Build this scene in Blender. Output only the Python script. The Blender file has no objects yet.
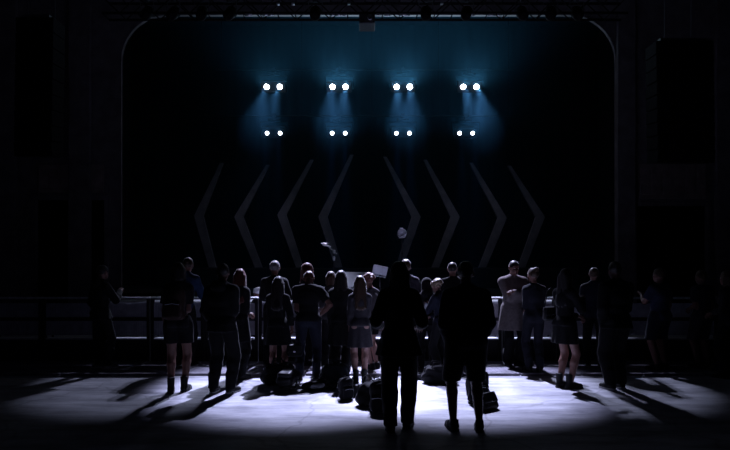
import bpy, math, random
import numpy as np
from mathutils import Vector, Matrix

random.seed(7)
RNG = np.random.RandomState(5)
SC = bpy.context.scene
COL = SC.collection
F_PX, HOR, CAM_H = 620.0, 268.0, 1.62      # focal length in px, horizon row, eye height

def X(px, d): return (px - 365.0) * d / F_PX
def Z(py, d): return CAM_H + (HOR - py) * d / F_PX
def depth(foot_y): return F_PX * CAM_H / (foot_y - HOR)

# ------------------------------------------------------------------ materials
def mat(name, col, rough=0.7, var=0.25, scale=8.0, metal=0.0, spec=0.4, bump=0.0, sheen=0.0):
    m = bpy.data.materials.new(name); m.use_nodes = True
    nt = m.node_tree; b = nt.nodes['Principled BSDF']
    tc = nt.nodes.new('ShaderNodeTexCoord'); nz = nt.nodes.new('ShaderNodeTexNoise')
    nz.inputs['Scale'].default_value = scale; nz.inputs['Detail'].default_value = 5
    nt.links.new(tc.outputs['Object'], nz.inputs['Vector'])
    rp = nt.nodes.new('ShaderNodeValToRGB')
    rp.color_ramp.elements[0].position = 0.3; rp.color_ramp.elements[1].position = 0.7
    rp.color_ramp.elements[0].color = tuple(c * (1 - var) for c in col) + (1,)
    rp.color_ramp.elements[1].color = tuple(min(1, c * (1 + var)) for c in col) + (1,)
    nt.links.new(nz.outputs['Fac'], rp.inputs['Fac'])
    nt.links.new(rp.outputs['Color'], b.inputs['Base Color'])
    b.inputs['Roughness'].default_value = rough
    b.inputs['Metallic'].default_value = metal
    b.inputs['Specular IOR Level'].default_value = spec
    if sheen:
        b.inputs['Sheen Weight'].default_value = sheen; b.inputs['Sheen Roughness'].default_value = 0.28
    if bump:
        bp = nt.nodes.new('ShaderNodeBump'); bp.inputs['Strength'].default_value = bump
        n2 = nt.nodes.new('ShaderNodeTexNoise'); n2.inputs['Scale'].default_value = scale * 6
        nt.links.new(tc.outputs['Object'], n2.inputs['Vector'])
        nt.links.new(n2.outputs['Fac'], bp.inputs['Height'])
        nt.links.new(bp.outputs['Normal'], b.inputs['Normal'])
    return m

def emat(name, col, strength):
    m = bpy.data.materials.new(name); m.use_nodes = True
    nt = m.node_tree; b = nt.nodes['Principled BSDF']
    b.inputs['Base Color'].default_value = tuple(col) + (1,)
    b.inputs['Emission Color'].default_value = tuple(col) + (1,)
    b.inputs['Emission Strength'].default_value = strength
    return m

def floor_mat():
    m = bpy.data.materials.new('worn_painted_floor'); m.use_nodes = True
    nt = m.node_tree; N = nt.nodes; L = nt.links; b = N['Principled BSDF']
    tc = N.new('ShaderNodeTexCoord')
    mp = N.new('ShaderNodeMapping'); mp.inputs['Scale'].default_value = (0.6, 2.2, 1)
    L.new(tc.outputs['Object'], mp.inputs['Vector'])
    n1 = N.new('ShaderNodeTexNoise'); n1.inputs['Scale'].default_value = 1.6; n1.inputs['Detail'].default_value = 8
    n1.inputs['Roughness'].default_value = 0.72
    L.new(mp.outputs['Vector'], n1.inputs['Vector'])
    r1 = N.new('ShaderNodeValToRGB')
    r1.color_ramp.elements[0].position = 0.33; r1.color_ramp.elements[0].color = (0.20, 0.20, 0.23, 1)
    r1.color_ramp.elements[1].position = 0.62; r1.color_ramp.elements[1].color = (0.62, 0.62, 0.66, 1)
    L.new(n1.outputs['Fac'], r1.inputs['Fac'])
    # hairline cracks
    v = N.new('ShaderNodeTexVoronoi'); v.feature = 'DISTANCE_TO_EDGE'; v.inputs['Scale'].default_value = 0.8
    n2 = N.new('ShaderNodeTexNoise'); n2.inputs['Scale'].default_value = 2.0
    L.new(tc.outputs['Object'], n2.inputs['Vector'])
    mx = N.new('ShaderNodeMix'); mx.data_type = 'VECTOR'; mx.inputs['Factor'].default_value = 0.25
    L.new(tc.outputs['Object'], mx.inputs[4]); L.new(n2.outputs['Color'], mx.inputs[5])
    L.new(mx.outputs[1], v.inputs['Vector'])
    r2 = N.new('ShaderNodeValToRGB')
    r2.color_ramp.elements[0].position = 0.0; r2.color_ramp.elements[0].color = (0.68, 0.68, 0.68, 1)
    r2.color_ramp.elements[1].position = 0.012; r2.color_ramp.elements[1].color = (1, 1, 1, 1)
    L.new(v.outputs['Distance'], r2.inputs['Fac'])
    mul = N.new('ShaderNodeMix'); mul.data_type = 'RGBA'; mul.blend_type = 'MULTIPLY'; mul.inputs['Factor'].default_value = 1
    L.new(r1.outputs['Color'], mul.inputs[6]); L.new(r2.outputs['Color'], mul.inputs[7])
    L.new(mul.outputs[2], b.inputs['Base Color'])
    b.inputs['Roughness'].default_value = 0.55
    b.inputs['Specular IOR Level'].default_value = 0.35
    bp = N.new('ShaderNodeBump'); bp.inputs['Strength'].default_value = 0.25; bp.inputs['Distance'].default_value = 0.02
    L.new(n1.outputs['Fac'], bp.inputs['Height']); L.new(bp.outputs['Normal'], b.inputs['Normal'])
    return m

M = {}
M['floor'] = floor_mat()
M['wall'] = mat('dark_plaster', (0.13, 0.12, 0.13), 0.85, 0.3, 3, bump=0.2)
M['panel'] = mat('brown_plaster', (0.22, 0.18, 0.17), 0.85, 0.25, 5, bump=0.2)
M['black'] = mat('black_paint', (0.012, 0.012, 0.014), 0.7, 0.3, 6)
M['curtain'] = mat('black_velour', (0.003, 0.003, 0.004), 0.95, 0.4, 6, spec=0.1)
M['deck'] = mat('stage_deck_black', (0.03, 0.03, 0.034), 0.75, 0.4, 4)
M['lit_strip'] = mat('deck_lit_tone', (0.55, 0.55, 0.58), 0.6, 0.15, 8)
M['skirt'] = mat('stage_skirt_grey', (0.40, 0.40, 0.42), 0.9, 0.2, 20, bump=0.2)
M['steel'] = mat('galvanised_steel', (0.58, 0.58, 0.62), 0.5, 0.2, 20, metal=0.4)
M['dsteel'] = mat('dark_steel', (0.07, 0.07, 0.08), 0.5, 0.3, 18, metal=0.5)
M['sheet'] = mat('grey_sheet_steel', (.36, .36, .41), .7, .2, 10)
M['truss'] = mat('black_truss_paint', (.02, .02, .022), .9, .3, 18, spec=.08)
M['clampm'] = mat('bright_clamp_metal', (.85, .85, .88), .42, .1, 10, metal=1.0)
M['tread'] = mat('worn_tread_plate', (.22, .21, .24), .55, .35, 6, metal=0.2)
M['chrome'] = mat('bright_metal', (0.8, 0.8, 0.82), 0.22, 0.1, 10, metal=1.0)
M['chev'] = mat('grey_scenic_canvas', (0.20, 0.19, 0.20), 0.9, 0.3, 3, bump=0.1)
M['spk'] = mat('black_speaker_paint', (0.006, 0.006, 0.008), 0.85, 0.3, 12, spec=.08)
M['pale'] = mat('pale_grey_board', (0.55, 0.55, 0.60), 0.6, 0.1, 10)
m_ = M['pale']; nt_ = m_.node_tree; b_ = nt_.nodes['Principled BSDF']
tl_ = nt_.nodes.new('ShaderNodeBsdfTranslucent'); tl_.inputs['Color'].default_value = (.6, .6, .66, 1)
mx_ = nt_.nodes.new('ShaderNodeMixShader'); mx_.inputs['Fac'].default_value = .35
nt_.links.new(b_.outputs['BSDF'], mx_.inputs[1]); nt_.links.new(tl_.outputs['BSDF'], mx_.inputs[2])
nt_.links.new(mx_.outputs['Shader'], nt_.nodes['Material Output'].inputs['Surface'])
M['lens'] = emat('lit_lamp_glass', (0.93, 0.96, 1.0), 26.0)
M['lens_low'] = emat('lit_small_lamp_glass', (0.85, 0.90, 1.0), 6.0)
M['screen'] = emat('phone_screen', (0.7, 0.8, 1.0), 0.5)
M['skin'] = mat('skin_warm', (0.20, 0.10, 0.08), 0.5, 0.08, 20)
M['skin_dark'] = mat('skin_deep', (0.09, 0.045, 0.035), 0.48, 0.08, 20)
M['skin_pale'] = mat('skin_fair', (0.30, 0.17, 0.14), 0.5, 0.06, 20)
M['eye'] = mat('eye_white', (0.7, 0.7, 0.7), 0.2, 0.05, 10)
M['sole'] = mat('pale_rubber_sole', (0.55, 0.55, 0.55), 0.6, 0.1, 10)
M['dsole'] = mat('black_rubber_sole', (0.02, 0.02, 0.02), 0.6, 0.1, 10)
_fab = {}
def fabric(col, rough=0.9):
    k = tuple(round(c, 3) for c in col)
    if k not in _fab:
        _fab[k] = mat('fabric', tuple(c * .30 for c in col), rough, 0.18, 25, spec=0.2, bump=0.25, sheen=0.10)
    return _fab[k]
_hair = {}
def hairmat(col):
    k = tuple(col)
    if k not in _hair:
        _hair[k] = mat('hair', col, 0.5, 0.35, 60, spec=0.45, bump=0.3, sheen=0.45)
    return _hair[k]

# ------------------------------------------------------------------ mesh building
class MB:
    def __init__(s): s.v = []; s.f = []
    def add(s, vs, fs):
        o = len(s.v); s.v += [tuple(v) for v in vs]; s.f += [tuple(i + o for i in f) for f in fs]; return s
    def box(s, x0, x1, y0, y1, z0, z1, mtx=None):
        vs = [Vector((x, y, z)) for z in (z0, z1) for y in (y0, y1) for x in (x0, x1)]
        if mtx is not None: vs = [mtx @ v for v in vs]
        return s.add(vs, [(0, 2, 3, 1), (4, 5, 7, 6), (0, 1, 5, 4), (1, 3, 7, 5), (3, 2, 6, 7), (2, 0, 4, 6)])
    def tube(s, pts, r, n=8, cap=True):
        pts = [Vector(p) for p in pts]; rs = r if isinstance(r, (list, tuple)) else [r] * len(pts)
        up = None; rings = []
        for i, p in enumerate(pts):
            t = (pts[min(i + 1, len(pts) - 1)] - pts[max(i - 1, 0)]).normalized()
            if up is None:
                up = Vector((0, 0, 1)) if abs(t.z) < 0.9 else Vector((1, 0, 0))
            a = t.cross(up).normalized(); b = a.cross(t).normalized(); up = b
            rings.append([p + (a * math.cos(2 * math.pi * k / n) + b * math.sin(2 * math.pi * k / n)) * rs[i] for k in range(n)])
        vs = [v for ring in rings for v in ring]; fs = []
        for i in range(len(pts) - 1):
            for k in range(n):
                fs.append((i * n + k, i * n + (k + 1) % n, (i + 1) * n + (k + 1) % n, (i + 1) * n + k))
        if cap:
            fs.append(tuple(range(n - 1, -1, -1))); fs.append(tuple((len(pts) - 1) * n + k for k in range(n)))
        return s.add(vs, fs)
    def lathe(s, prof, n=20, mtx=None):       # prof: (r, z) along local z
        vs = []; fs = []
        for (r, z) in prof:
            for k in range(n):
                v = Vector((r * math.cos(2 * math.pi * k / n), r * math.sin(2 * math.pi * k / n), z))
                vs.append(mtx @ v if mtx is not None else v)
        for i in range(len(prof) - 1):
            for k in range(n):
                fs.append((i * n + k, i * n + (k + 1) % n, (i + 1) * n + (k + 1) % n, (i + 1) * n + k))
        fs.append(tuple(range(n - 1, -1, -1))); fs.append(tuple((len(prof) - 1) * n + k for k in range(n)))
        return s.add(vs, fs)
    def build(s, name, m, parent=None, smooth=False, bevel=0.0):
        me = bpy.data.meshes.new(name); me.from_pydata(s.v, [], s.f); me.validate(); me.update()
        if smooth: me.polygons.foreach_set('use_smooth', [True] * len(me.polygons))
        me.materials.append(m)
        o = bpy.data.objects.new(name, me); COL.objects.link(o)
        if parent is not None: o.parent = parent
        if bevel:
            bv = o.modifiers.new('bevel', 'BEVEL'); bv.width = bevel; bv.segments = 2; bv.limit_method = 'ANGLE'
        return o

def tag(o, label=None, cat=None, group=None, kind=None):
    if label: o['label'] = label
    if cat: o['category'] = cat
    if group: o['group'] = group
    if kind: o['kind'] = kind
    return o
def empty(name, loc=(0, 0, 0), rz=0.0):
    o = bpy.data.objects.new(name, None); COL.objects.link(o)
    o.location = loc; o.rotation_euler = (0, 0, rz); o.empty_display_size = 0.1
    return o
def struct(o): o['kind'] = 'structure'; return o
def copy_tree(o, parent=None):
    c = o.copy(); COL.objects.link(c)
    if parent is not None: c.parent = parent
    for ch in list(o.children): copy_tree(ch, c)
    return c

# ------------------------------------------------------------------ implicit surfaces (for bodies, clothes and bags)
A = lambda *v: np.array(v, float)
def smin(a, b, k):
    h = np.clip(0.5 + 0.5 * (b - a) / k, 0, 1)
    return b + (a - b) * h - k * h * (1 - h)
def rc(a, b, ra, rb): return ('rc', np.array(a, float), np.array(b, float), ra, rb)
def el(c, r, R=None): return ('el', np.array(c, float), np.array(r, float), np.eye(3) if R is None else np.array(R, float))
def rb(c, h, rad, R=None): return ('rb', np.array(c, float), np.array(h, float), rad, np.eye(3) if R is None else np.array(R, float))
def prim_bounds(p):
    if p[0] == 'rc':
        r = max(p[3], p[4]); return np.minimum(p[1], p[2]) - r, np.maximum(p[1], p[2]) + r
    r = p[2].max() if p[0] == 'el' else np.linalg.norm(p[2])
    if p[0] == 'el':
        e = np.sqrt(((p[3] * p[2]) ** 2).sum(1)); return p[1] - e, p[1] + e
    e = np.abs(p[4]) @ p[2]; return p[1] - e, p[1] + e
def prim_eval(p, P):
    if p[0] == 'rc':
        a, b, ra, rb_ = p[1:]
        ba = b - a; L2 = max(ba @ ba, 1e-9)
        t = np.clip(((P - a) @ ba) / L2, 0, 1)
        return np.linalg.norm(P - a - t[..., None] * ba, axis=-1) - (ra + (rb_ - ra) * t)
    if p[0] == 'el':
        q = ((P - p[1]) @ p[3]) / p[2]
        k0 = np.linalg.norm(q, axis=-1); k1 = np.linalg.norm(q / p[2], axis=-1)
        return k0 * (k0 - 1) / np.maximum(k1, 1e-6)
    q = np.abs((P - p[1]) @ p[4]) - (p[2] - p[3])
    return np.linalg.norm(np.maximum(q, 0), axis=-1) + np.minimum(q.max(-1), 0) - p[3]

def surface(prims, h, k=0.03, clip=None, sub=None, pad=0.05):
    """polygonise the smooth union of prims; clip(P)->field kept where <0; returns verts, faces"""
    bb = [prim_bounds(p) for p in prims]
    lo = np.min([b[0] for b in bb], 0) - pad; hi = np.max([b[1] for b in bb], 0) + pad
    n = np.ceil((hi - lo) / h).astype(int) + 1
    ax = [lo[i] + h * np.arange(n[i]) for i in range(3)]
    Fd = np.full(n, 0.3)
    for p, (b0, b1) in zip(prims, bb):
        m = k + 2.5 * h + 0.02
        i0 = np.maximum(((b0 - m - lo) / h).astype(int), 0); i1 = np.minimum(((b1 + m - lo) / h).astype(int) + 2, n)
        sl = tuple(slice(i0[i], i1[i]) for i in range(3))
        G = np.stack(np.meshgrid(ax[0][sl[0]], ax[1][sl[1]], ax[2][sl[2]], indexing='ij'), -1)
        Fd[sl] = smin(Fd[sl], prim_eval(p, G), k)
    if clip is not None:
        G = np.stack(np.meshgrid(*ax, indexing='ij'), -1)
        Fd = clip(G, Fd)
    Fd[0], Fd[-1], Fd[:, 0], Fd[:, -1], Fd[:, :, 0], Fd[:, :, -1] = (1,) * 6
    Fd = np.where(np.abs(Fd) < 1e-7, 1e-7, Fd)
    S = Fd < 0
    c = [S[i:n[0] - 1 + i, j:n[1] - 1 + j, l:n[2] - 1 + l] for i in (0, 1) for j in (0, 1) for l in (0, 1)]
    cnt = sum(x.astype(np.int8) for x in c); mask = (cnt > 0) & (cnt < 8)
    idx = np.argwhere(mask); nv = len(idx)
    ids = np.full(mask.shape, -1); ids[mask] = np.arange(nv)
    acc = np.zeros((nv, 3)); ac = np.zeros(nv)
    corner = [np.array(x) for x in np.ndindex(2, 2, 2)]
    for ca in corner:
        for cb in corner:
            dlt = cb - ca
            if dlt.sum() == 1 and dlt.min() >= 0:
                fa = Fd[tuple((idx + ca).T)]; fb = Fd[tuple((idx + cb).T)]
                x = (fa < 0) != (fb < 0)
                t = np.where(x, fa / np.where(x, fa - fb, 1), 0)
                acc += np.where(x[:, None], ca + t[:, None] * dlt, 0); ac += x
    V = lo + h * (idx + acc / np.maximum(ac, 1)[:, None])
    quads = []
    for a in range(3):
        b_, c_ = (a + 1) % 3, (a + 2) % 3
        s0 = [slice(None)] * 3; s1 = [slice(None)] * 3
        s0[a] = slice(0, -1); s1[a] = slice(1, None)
        cr = S[tuple(s0)] != S[tuple(s1)]
        e = np.argwhere(cr)
        e = e[(e[:, b_] > 0) & (e[:, c_] > 0)]
        o = lambda db, dc: ids[tuple((e - np.eye(3, dtype=int)[b_] * db - np.eye(3, dtype=int)[c_] * dc).T)]
        try:
            q = np.stack([o(0, 0), o(1, 0), o(1, 1), o(0, 1)], 1)
        except IndexError:
            continue
        ins = S[tuple(e.T)]
        q[~ins] = q[~ins][:, ::-1]
        quads.append(q[:, ::-1])
    Q = np.concatenate(quads)
    Q = Q[(Q >= 0).all(1)]
    return V, Q[:, ::-1]

def mesh_from(name, parts, mats, parent=None):
    """parts: list of (V, Q, material index)"""
    vs, qs, mi, o = [], [], [], 0
    for V, Q, k in parts:
        vs.append(V); qs.append(Q + o); mi += [k] * len(Q); o += len(V)
    V = np.concatenate(vs); Q = np.concatenate(qs)
    me = bpy.data.meshes.new(name)
    me.from_pydata(V.tolist(), [], Q.tolist()); me.update()
    me.polygons.foreach_set('use_smooth', [True] * len(me.polygons))
    for m in mats: me.materials.append(m)
    if len(mats) > 1: me.polygons.foreach_set('material_index', mi)
    ob = bpy.data.objects.new(name, me); COL.objects.link(ob)
    if parent is not None: ob.parent = parent
    return ob

# ------------------------------------------------------------------ people
def rx(a): c, s = math.cos(a), math.sin(a); return np.array([[1, 0, 0], [0, c, -s], [0, s, c]])
def ry(a): c, s = math.cos(a), math.sin(a); return np.array([[c, 0, s], [0, 1, 0], [-s, 0, c]])
def rz_(a): c, s = math.cos(a), math.sin(a); return np.array([[c, -s, 0], [s, c, 0], [0, 0, 1]])

def make_hand(curl):
    """fingers along +x, thumb towards +y, palm facing -z"""
    P = [rc((-.05, 0, 0), (.012, 0, 0), .024, .024)]
    fy = [.030, .010, -.010, -.028]; ln = [(.042, .026, .020), (.047, .030, .021), (.043, .028, .020), (.033, .021, .018)]
    kx = [.088, .092, .087, .078]
    pal = [rc((.0, y * .6, 0), (kx[i], y, 0), .0165, .0125) for i, y in enumerate(fy)]
    P += pal
    V0, Q0 = surface(P, .0045, .014)
    out = [(V0, Q0, 0)]
    for i, y in enumerate(fy):
        p = A(kx[i] - .012, y, 0); a = 0.0; fin = []
        spread = (1.5 - i) * .05
        for j, l in enumerate(ln[i]):
            a += curl * (.7 if j == 0 else 1.0)
            q = p + (l + (.012 if j == 0 else 0)) * A(math.cos(a), spread * math.cos(a), -math.sin(a))
            fin.append(rc(p, q, .0098 - .001 * j, .0088 - .001 * j)); p = q
        V, Q = surface(fin, .0035, .004)
        out.append((V, Q, 0))
    th = [rc((.012, .018, -.004), (.045, .046, -.014), .0145, .0125), rc((.045, .046, -.014), (.074, .054, -.026), .0115, .0105),
          rc((.074, .054, -.026), (.095, .052, -.040), .0105, .008)]
    V, Q = surface(th, .0035, .005); out.append((V, Q, 0))
    o = 0; vs = []; qs = []
    for V, Q, _ in out: vs.append(V); qs.append(Q + o); o += len(V)
    return np.concatenate(vs), np.concatenate(qs)
HANDS = {'relaxed': make_hand(.32), 'grip': make_hand(.95)}

def make_shoe(kind):
    P = [rc((0, -.055, .045), (0, .05, .045), .040, .042), rc((0, .05, .04), (0.004, .155, .032), .043, .036),
         rc((0, -.03, .06), (0, -.035, .115 if kind != 'boot' else .20), .044, .043 if kind != 'boot' else .050), rc((0, .0, .07), (0, .09, .045), .040, .035)]
    def clip(G, F): return np.maximum(F, np.maximum(-(G[..., 2] - .012), G[..., 2] - (.115 if kind != 'boot' else .21)))
    up = surface(P, .0075, .025, clip)
    S_ = [rc((0, -.055, .012), (0, .05, .012), .044, .045), rc((0, .05, .012), (0.004, .158, .012), .046, .039)]
    def clip2(G, F): return np.maximum(F, np.maximum(-G[..., 2], G[..., 2] - .026))
    so = surface(S_, .0075, .02, clip2)
    r = []
    for nm, (V, Q) in (('shoe', up), ('sole', so)):
        me = bpy.data.meshes.new(nm); me.from_pydata(V.tolist(), [], Q.tolist()); me.update()
        me.polygons.foreach_set('use_smooth', [True] * len(me.polygons)); r.append(me)
    return r
SHOES = {k: make_shoe(k) for k in ('sneaker', 'boot')}

def ik(a, b, l1, l2, pole):
    a = np.array(a, float); b = np.array(b, float); d = b - a; L = np.linalg.norm(d)
    if L > (l1 + l2) * .995: b = a + d / L * (l1 + l2) * .995; d = b - a; L = np.linalg.norm(d)
    u = d / L; x = (l1 * l1 - l2 * l2 + L * L) / (2 * L); h = math.sqrt(max(l1 * l1 - x * x, 0))
    p = np.array(pole, float); p = p - u * (p @ u); p /= np.linalg.norm(p) + 1e-9
    return a + u * x + p * h, b

ARMS = {  # hand offset from the shoulder (x outward, y forward, z up) and elbow pole
    'down': ((.03, .05, -.525), (.3, -1, 0)), 'hips': ((-.01, .03, -.40), (1, -.35, 0)),
    'rail': ((.02, .40, -.26), (.35, -.2, -.8)), 'cross': ((-.26, .24, -.17), (.7, .1, -.9)),
    'phone': ((-.12, .33, -.10), (.45, 0, -1)), 'pocket': ((-.02, .08, -.49), (.8, -1, 0)),
    'face': ((-.10, .16, .13), (.6, .6, -.5)), 'bag': ((.08, .10, -.50), (.4, -1, 0)),
    'side': ((.07, .25, -.33), (.4, -.6, -.8)), 'belly': ((-.13, .24, -.34), (.35, -.6, -.5)),
}
GROUP = 'audience standing before the stage barrier'
PEOPLE = []

def person(label, px, fy, ty, face=0.0, fem=False, hair='short', hcol=(.03, .02, .015), skin='skin', top=None, bottom=None,
           arms=('down', 'down'), lean=0.0, head=(0, 0, 0), width=1.0, stance=.11, stagger=(0, 0), shoe='sneaker', shoe_col=(.02, .02, .02),
           sole='dsole', H=None, d=None, hipz=.93, sway=0.0, group=GROUP, vox=.0125, base=0.0):
    d = d or depth(fy)
    if H is None: H = (fy - ty) * d / F_PX
    s = H / 1.75
    if 9.2 < d < 10.5 and not base: base = .038
    w = width * (.88 if fem else .95)
    fl = .90 if fem else 1.0
    # joints in the 1.75 m frame: +y is the way the person faces, x to their right when seen from behind
    hip0 = A(sway, 0, hipz)
    R = rx(-math.radians(lean)); T = lambda p: hip0 + R @ (A(*p) - A(0, 0, .93))
    sh = {1: T((.170 * w * fl, -.005, 1.395)), -1: T((-.170 * w * fl, -.005, 1.395))}
    nb = T((0, -.005, 1.47)); hc0 = T((0, .012, 1.50))
    hr = R @ rz_(math.radians(head[1])) @ ry(math.radians(head[2])) @ rx(-math.radians(head[0] - lean * .6))
    hc = hc0 + hr @ A(0, .012, .143)
    Hd = lambda p: hc + hr @ A(*p)
    body, arm_p, fore_p, leg_u, leg_l = [], [], [], [], []
    hw = (.165 if not fem else .175) * w
    torso = [el(T((0, 0, .965)), (hw, .118 * w, .125), R), el(T((0, .005, 1.12)), ((.140 if not fem else .122) * w, .102 * w, .15), R),
             el(T((0, .0, 1.285)), (.158 * w * fl, .115 * w, .16), R)] + [rc(T((.02 * q, -.012, 1.445)), T((.145 * w * fl * q, -.008, 1.390)), .058, .058) for q in (-1, 1)]
    if fem: torso += [el(T((.07, .085, 1.275)), (.06, .05, .06), R), el(T((-.07, .085, 1.275)), (.06, .05, .06), R)]
    torso += [el(T((.075, -.055, .93)), (.085 * w, .075, .09), R), el(T((-.075, -.055, .93)), (.085 * w, .075, .09), R)]
    neck = [rc(nb, Hd((0, -.02, -.07)), .057 * (.88 if fem else 1), .054 * (.88 if fem else 1))]
    skull = [el(Hd((0, -.012, .012)), (.076, .094, .094), hr), el(Hd((0, .028, -.065)), (.057, .066, .068), hr),
             rc(Hd((0, .088, -.012)), Hd((0, .110, -.040)), .010, .014), el(Hd((0, .085, -.078)), (.026, .016, .010), hr),
             el(Hd((0, .066, -.112)), (.022, .022, .016), hr), rc(Hd((-.034, .078, .014)), Hd((.034, .078, .014)), .012, .012),
             el(Hd((.080, -.005, -.018)), (.012, .022, .033), hr), el(Hd((-.080, -.005, -.018)), (.012, .022, .033), hr),
             el(Hd((.045, .058, -.04)), (.022, .022, .022), hr), el(Hd((-.045, .058, -.04)), (.022, .022, .022), hr)]
    hands = []
    for i, sd in enumerate((-1, 1)):
        off, pole = ARMS[arms[i]]
        tgt = sh[sd] + R @ A(off[0] * sd, off[1], off[2]) if arms[i] not in ('down', 'bag', 'pocket') else sh[sd] + A(off[0] * sd, off[1], off[2])
        elb, wr = ik(sh[sd], tgt, .285, .255, (pole[0] * sd, pole[1], pole[2]))
        fw = (.9 if fem else 1.0)
        arm_p += [rc(sh[sd], elb, .050 * fw * w ** .5, .040 * fw)]
        fore_p += [rc(elb, elb + (wr - elb) * .4, .041 * fw, .040 * fw), rc(elb + (wr - elb) * .4, wr, .040 * fw, .026 * fw)]
        dv = (wr - elb) / np.linalg.norm(wr - elb)
        nrm = A(sd, 0.15, 0.2) if abs(dv[2]) > .6 else A(0.2 * sd, -.2, 1)      # back of hand
        z = nrm - dv * (nrm @ dv); z /= np.linalg.norm(z)
        y = np.cross(z, dv)
        mir = 1.0
        # thumb forward / inward
        if (y @ (A(0, 1, 0) if abs(dv[2]) > .6 else A(-sd, 0, .2))) < 0: mir = -1.0
        V, Q = HANDS['grip' if arms[i] in ('rail', 'bag', 'phone', 'cross', 'belly') else 'relaxed']
        Vt = wr + .004 * dv + np.outer(V[:, 0] + .012, dv) + np.outer(V[:, 1] * mir, y) + np.outer(V[:, 2], z)
        hands.append((Vt, Q if mir > 0 else Q[:, ::-1], 0, wr, dv))
    feet = []
    for i, sd in enumerate((-1, 1)):
        hp = hip0 + A(.092 * sd * w, 0, -.01)
        an = A(stance * sd + sway * .3, stagger[i] - .02, .085)
        kn, an = ik(hp, an, .435, .43, (.15 * sd, 1, 0)) if hipz > .6 else ik(hp, A(.12 * sd, .40, .085), .435, .43, (.1 * sd, 1, 1))
        leg_u += [rc(hp, kn, .088 * w, .058)]
        cb = kn + (an - kn) * .28 + A(0, -.014, 0)
        leg_l += [rc(kn, an, .055, .036), rc(kn + (an - kn) * .1, cb, .050, .057), rc(cb, kn + (an - kn) * .75, .055, .038)]
        feet.append(an)
        leg_l += [rc(an, an + A(0.0, .06, -.045), .034, .030), rc(an + A(0, -.03, -.04), an + A(0, .13, -.055), .027, .02)]
    allp = torso + neck + skull + arm_p + fore_p + leg_u + leg_l
    V, Q = surface(allp, vox, .022)
    parts = [(V * s, Q, 0)] + [(h[0] * s, h[1], 0) for h in hands]
    ob = mesh_from('person', parts, [M[skin]])
    ob.location = (X(px, d), d, base); ob.rotation_euler = (0, 0, -math.radians(face))
    tag(ob, label, 'person', group)
    # eyes
    ev = []
    for sd in (-1, 1):
        V, Q = surface([el(Hd((.031 * sd, .079, -.010)), (.013, .010, .010), hr)], .005, .002); ev.append((V * s, Q, 0))
    mesh_from('eyes', ev, [M['eye']], ob)
    # clothes
    def infl(ps, g):
        o = []
        for p in ps:
            if p[0] == 'rc': o.append(rc(p[1], p[2], p[3] + g, p[4] + g))
            else: o.append(el(p[1], p[2] + g, p[3]))
        return o
    def wrinkle(G, amp):
        x, y, z = G[..., 0], G[..., 1], G[..., 2]
        return amp * (np.sin(38 * z + 9 * x + 5 * np.sin(11 * y)) * .5 + np.sin(23 * x + 31 * y + 14 * z) * .5)
    Rt = R.T
    def up_local(G): return (G - hip0) @ R + A(0, 0, .93)
    if bottom:
        kind, col = bottom['kind'], bottom['col']; g = bottom.get('g', .016)
        hem = bottom.get('hem', .06 if kind == 'trousers' else .58)
        if kind in ('trousers', 'shorts'):
            ps = infl([torso[0]] + torso[-2:], g * .8) + infl(leg_u, g + (.012 if kind == 'shorts' else 0)) + (infl(leg_l[:], g + .004) if hem < .5 else [])
            if hem < .5: ps = [p for p in ps if not (p[0] == 'rc' and p[1][2] < .10)]
            if hem < .5:
                for an in feet: ps.append(rc(an + A(0, 0, .16), an + A(0, 0, -.02), .058 + g * .4, .056 + g * .4))
            def clip(G, F): return np.maximum(F + wrinkle(G, .004), np.maximum(hem - G[..., 2], (up_local(G)[..., 2] if hipz > .6 else G[..., 2] - hipz + .93) - 1.04))
            V, Q = surface(ps, vox, .02, clip)
            mesh_from('trousers' if kind == 'trousers' else 'shorts', [(V * s, Q, 0)], [fabric(col)], ob)
        else:
            fl_ = bottom.get('flare', .05)
            ps = infl([torso[0]] + torso[-2:], g) + [rc(hip0 + A(0, 0, .0), A(hip0[0], 0, hem), .17, .17)]
            def clip(G, F):
                x, y, z = G[..., 0] - hip0[0], G[..., 1], G[..., 2]
                t = np.clip((hipz + .05 - z) / (hipz + .05 - hem), 0, 1); th = np.arctan2(y, x)
                a = hw + .02 + fl_ * t + .012 * t * np.cos(9 * th + 1); b = .135 * w + fl_ * t + .012 * t * np.cos(9 * th + 1)
                cone = (np.sqrt((x / a) ** 2 + (y / b) ** 2) - 1) * np.minimum(a, b)
                return np.maximum(np.maximum(cone, F - .12), np.maximum(hem - z, z - 1.05))
            V, Q = surface(ps, vox, .02, clip, pad=.18)
            mesh_from('skirt', [(V * s, Q, 0)], [fabric(col)], ob)
    if top:
        kind, col = top['kind'], top['col']; g = top.get('g', .018)
        hem = top.get('hem', .90)
        ps = infl(torso, g) + infl(arm_p, g + .006)
        if kind == 'tshirt':
            elbs = [p[2] for p in arm_p]
        else: ps += infl(fore_p, g)
        if hem < .85: ps += [rc(hip0 + A(0, 0, .02), A(hip0[0], 0, hem), .15, .15)]
        if kind == 'coat': ps += [el(T((0, 0, 1.10)), (.158 * w, .118 * w, .24), R)]
        if kind == 'hoodie': ps += [el(T((0, -.10, 1.46)), (.12, .06, .085), R)]
        if kind in ('jacket', 'coat', 'hoodie'): ps += [rc(T((-.025, -.015, 1.48)), T((.025, -.015, 1.48)), .060, .060)]
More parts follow.
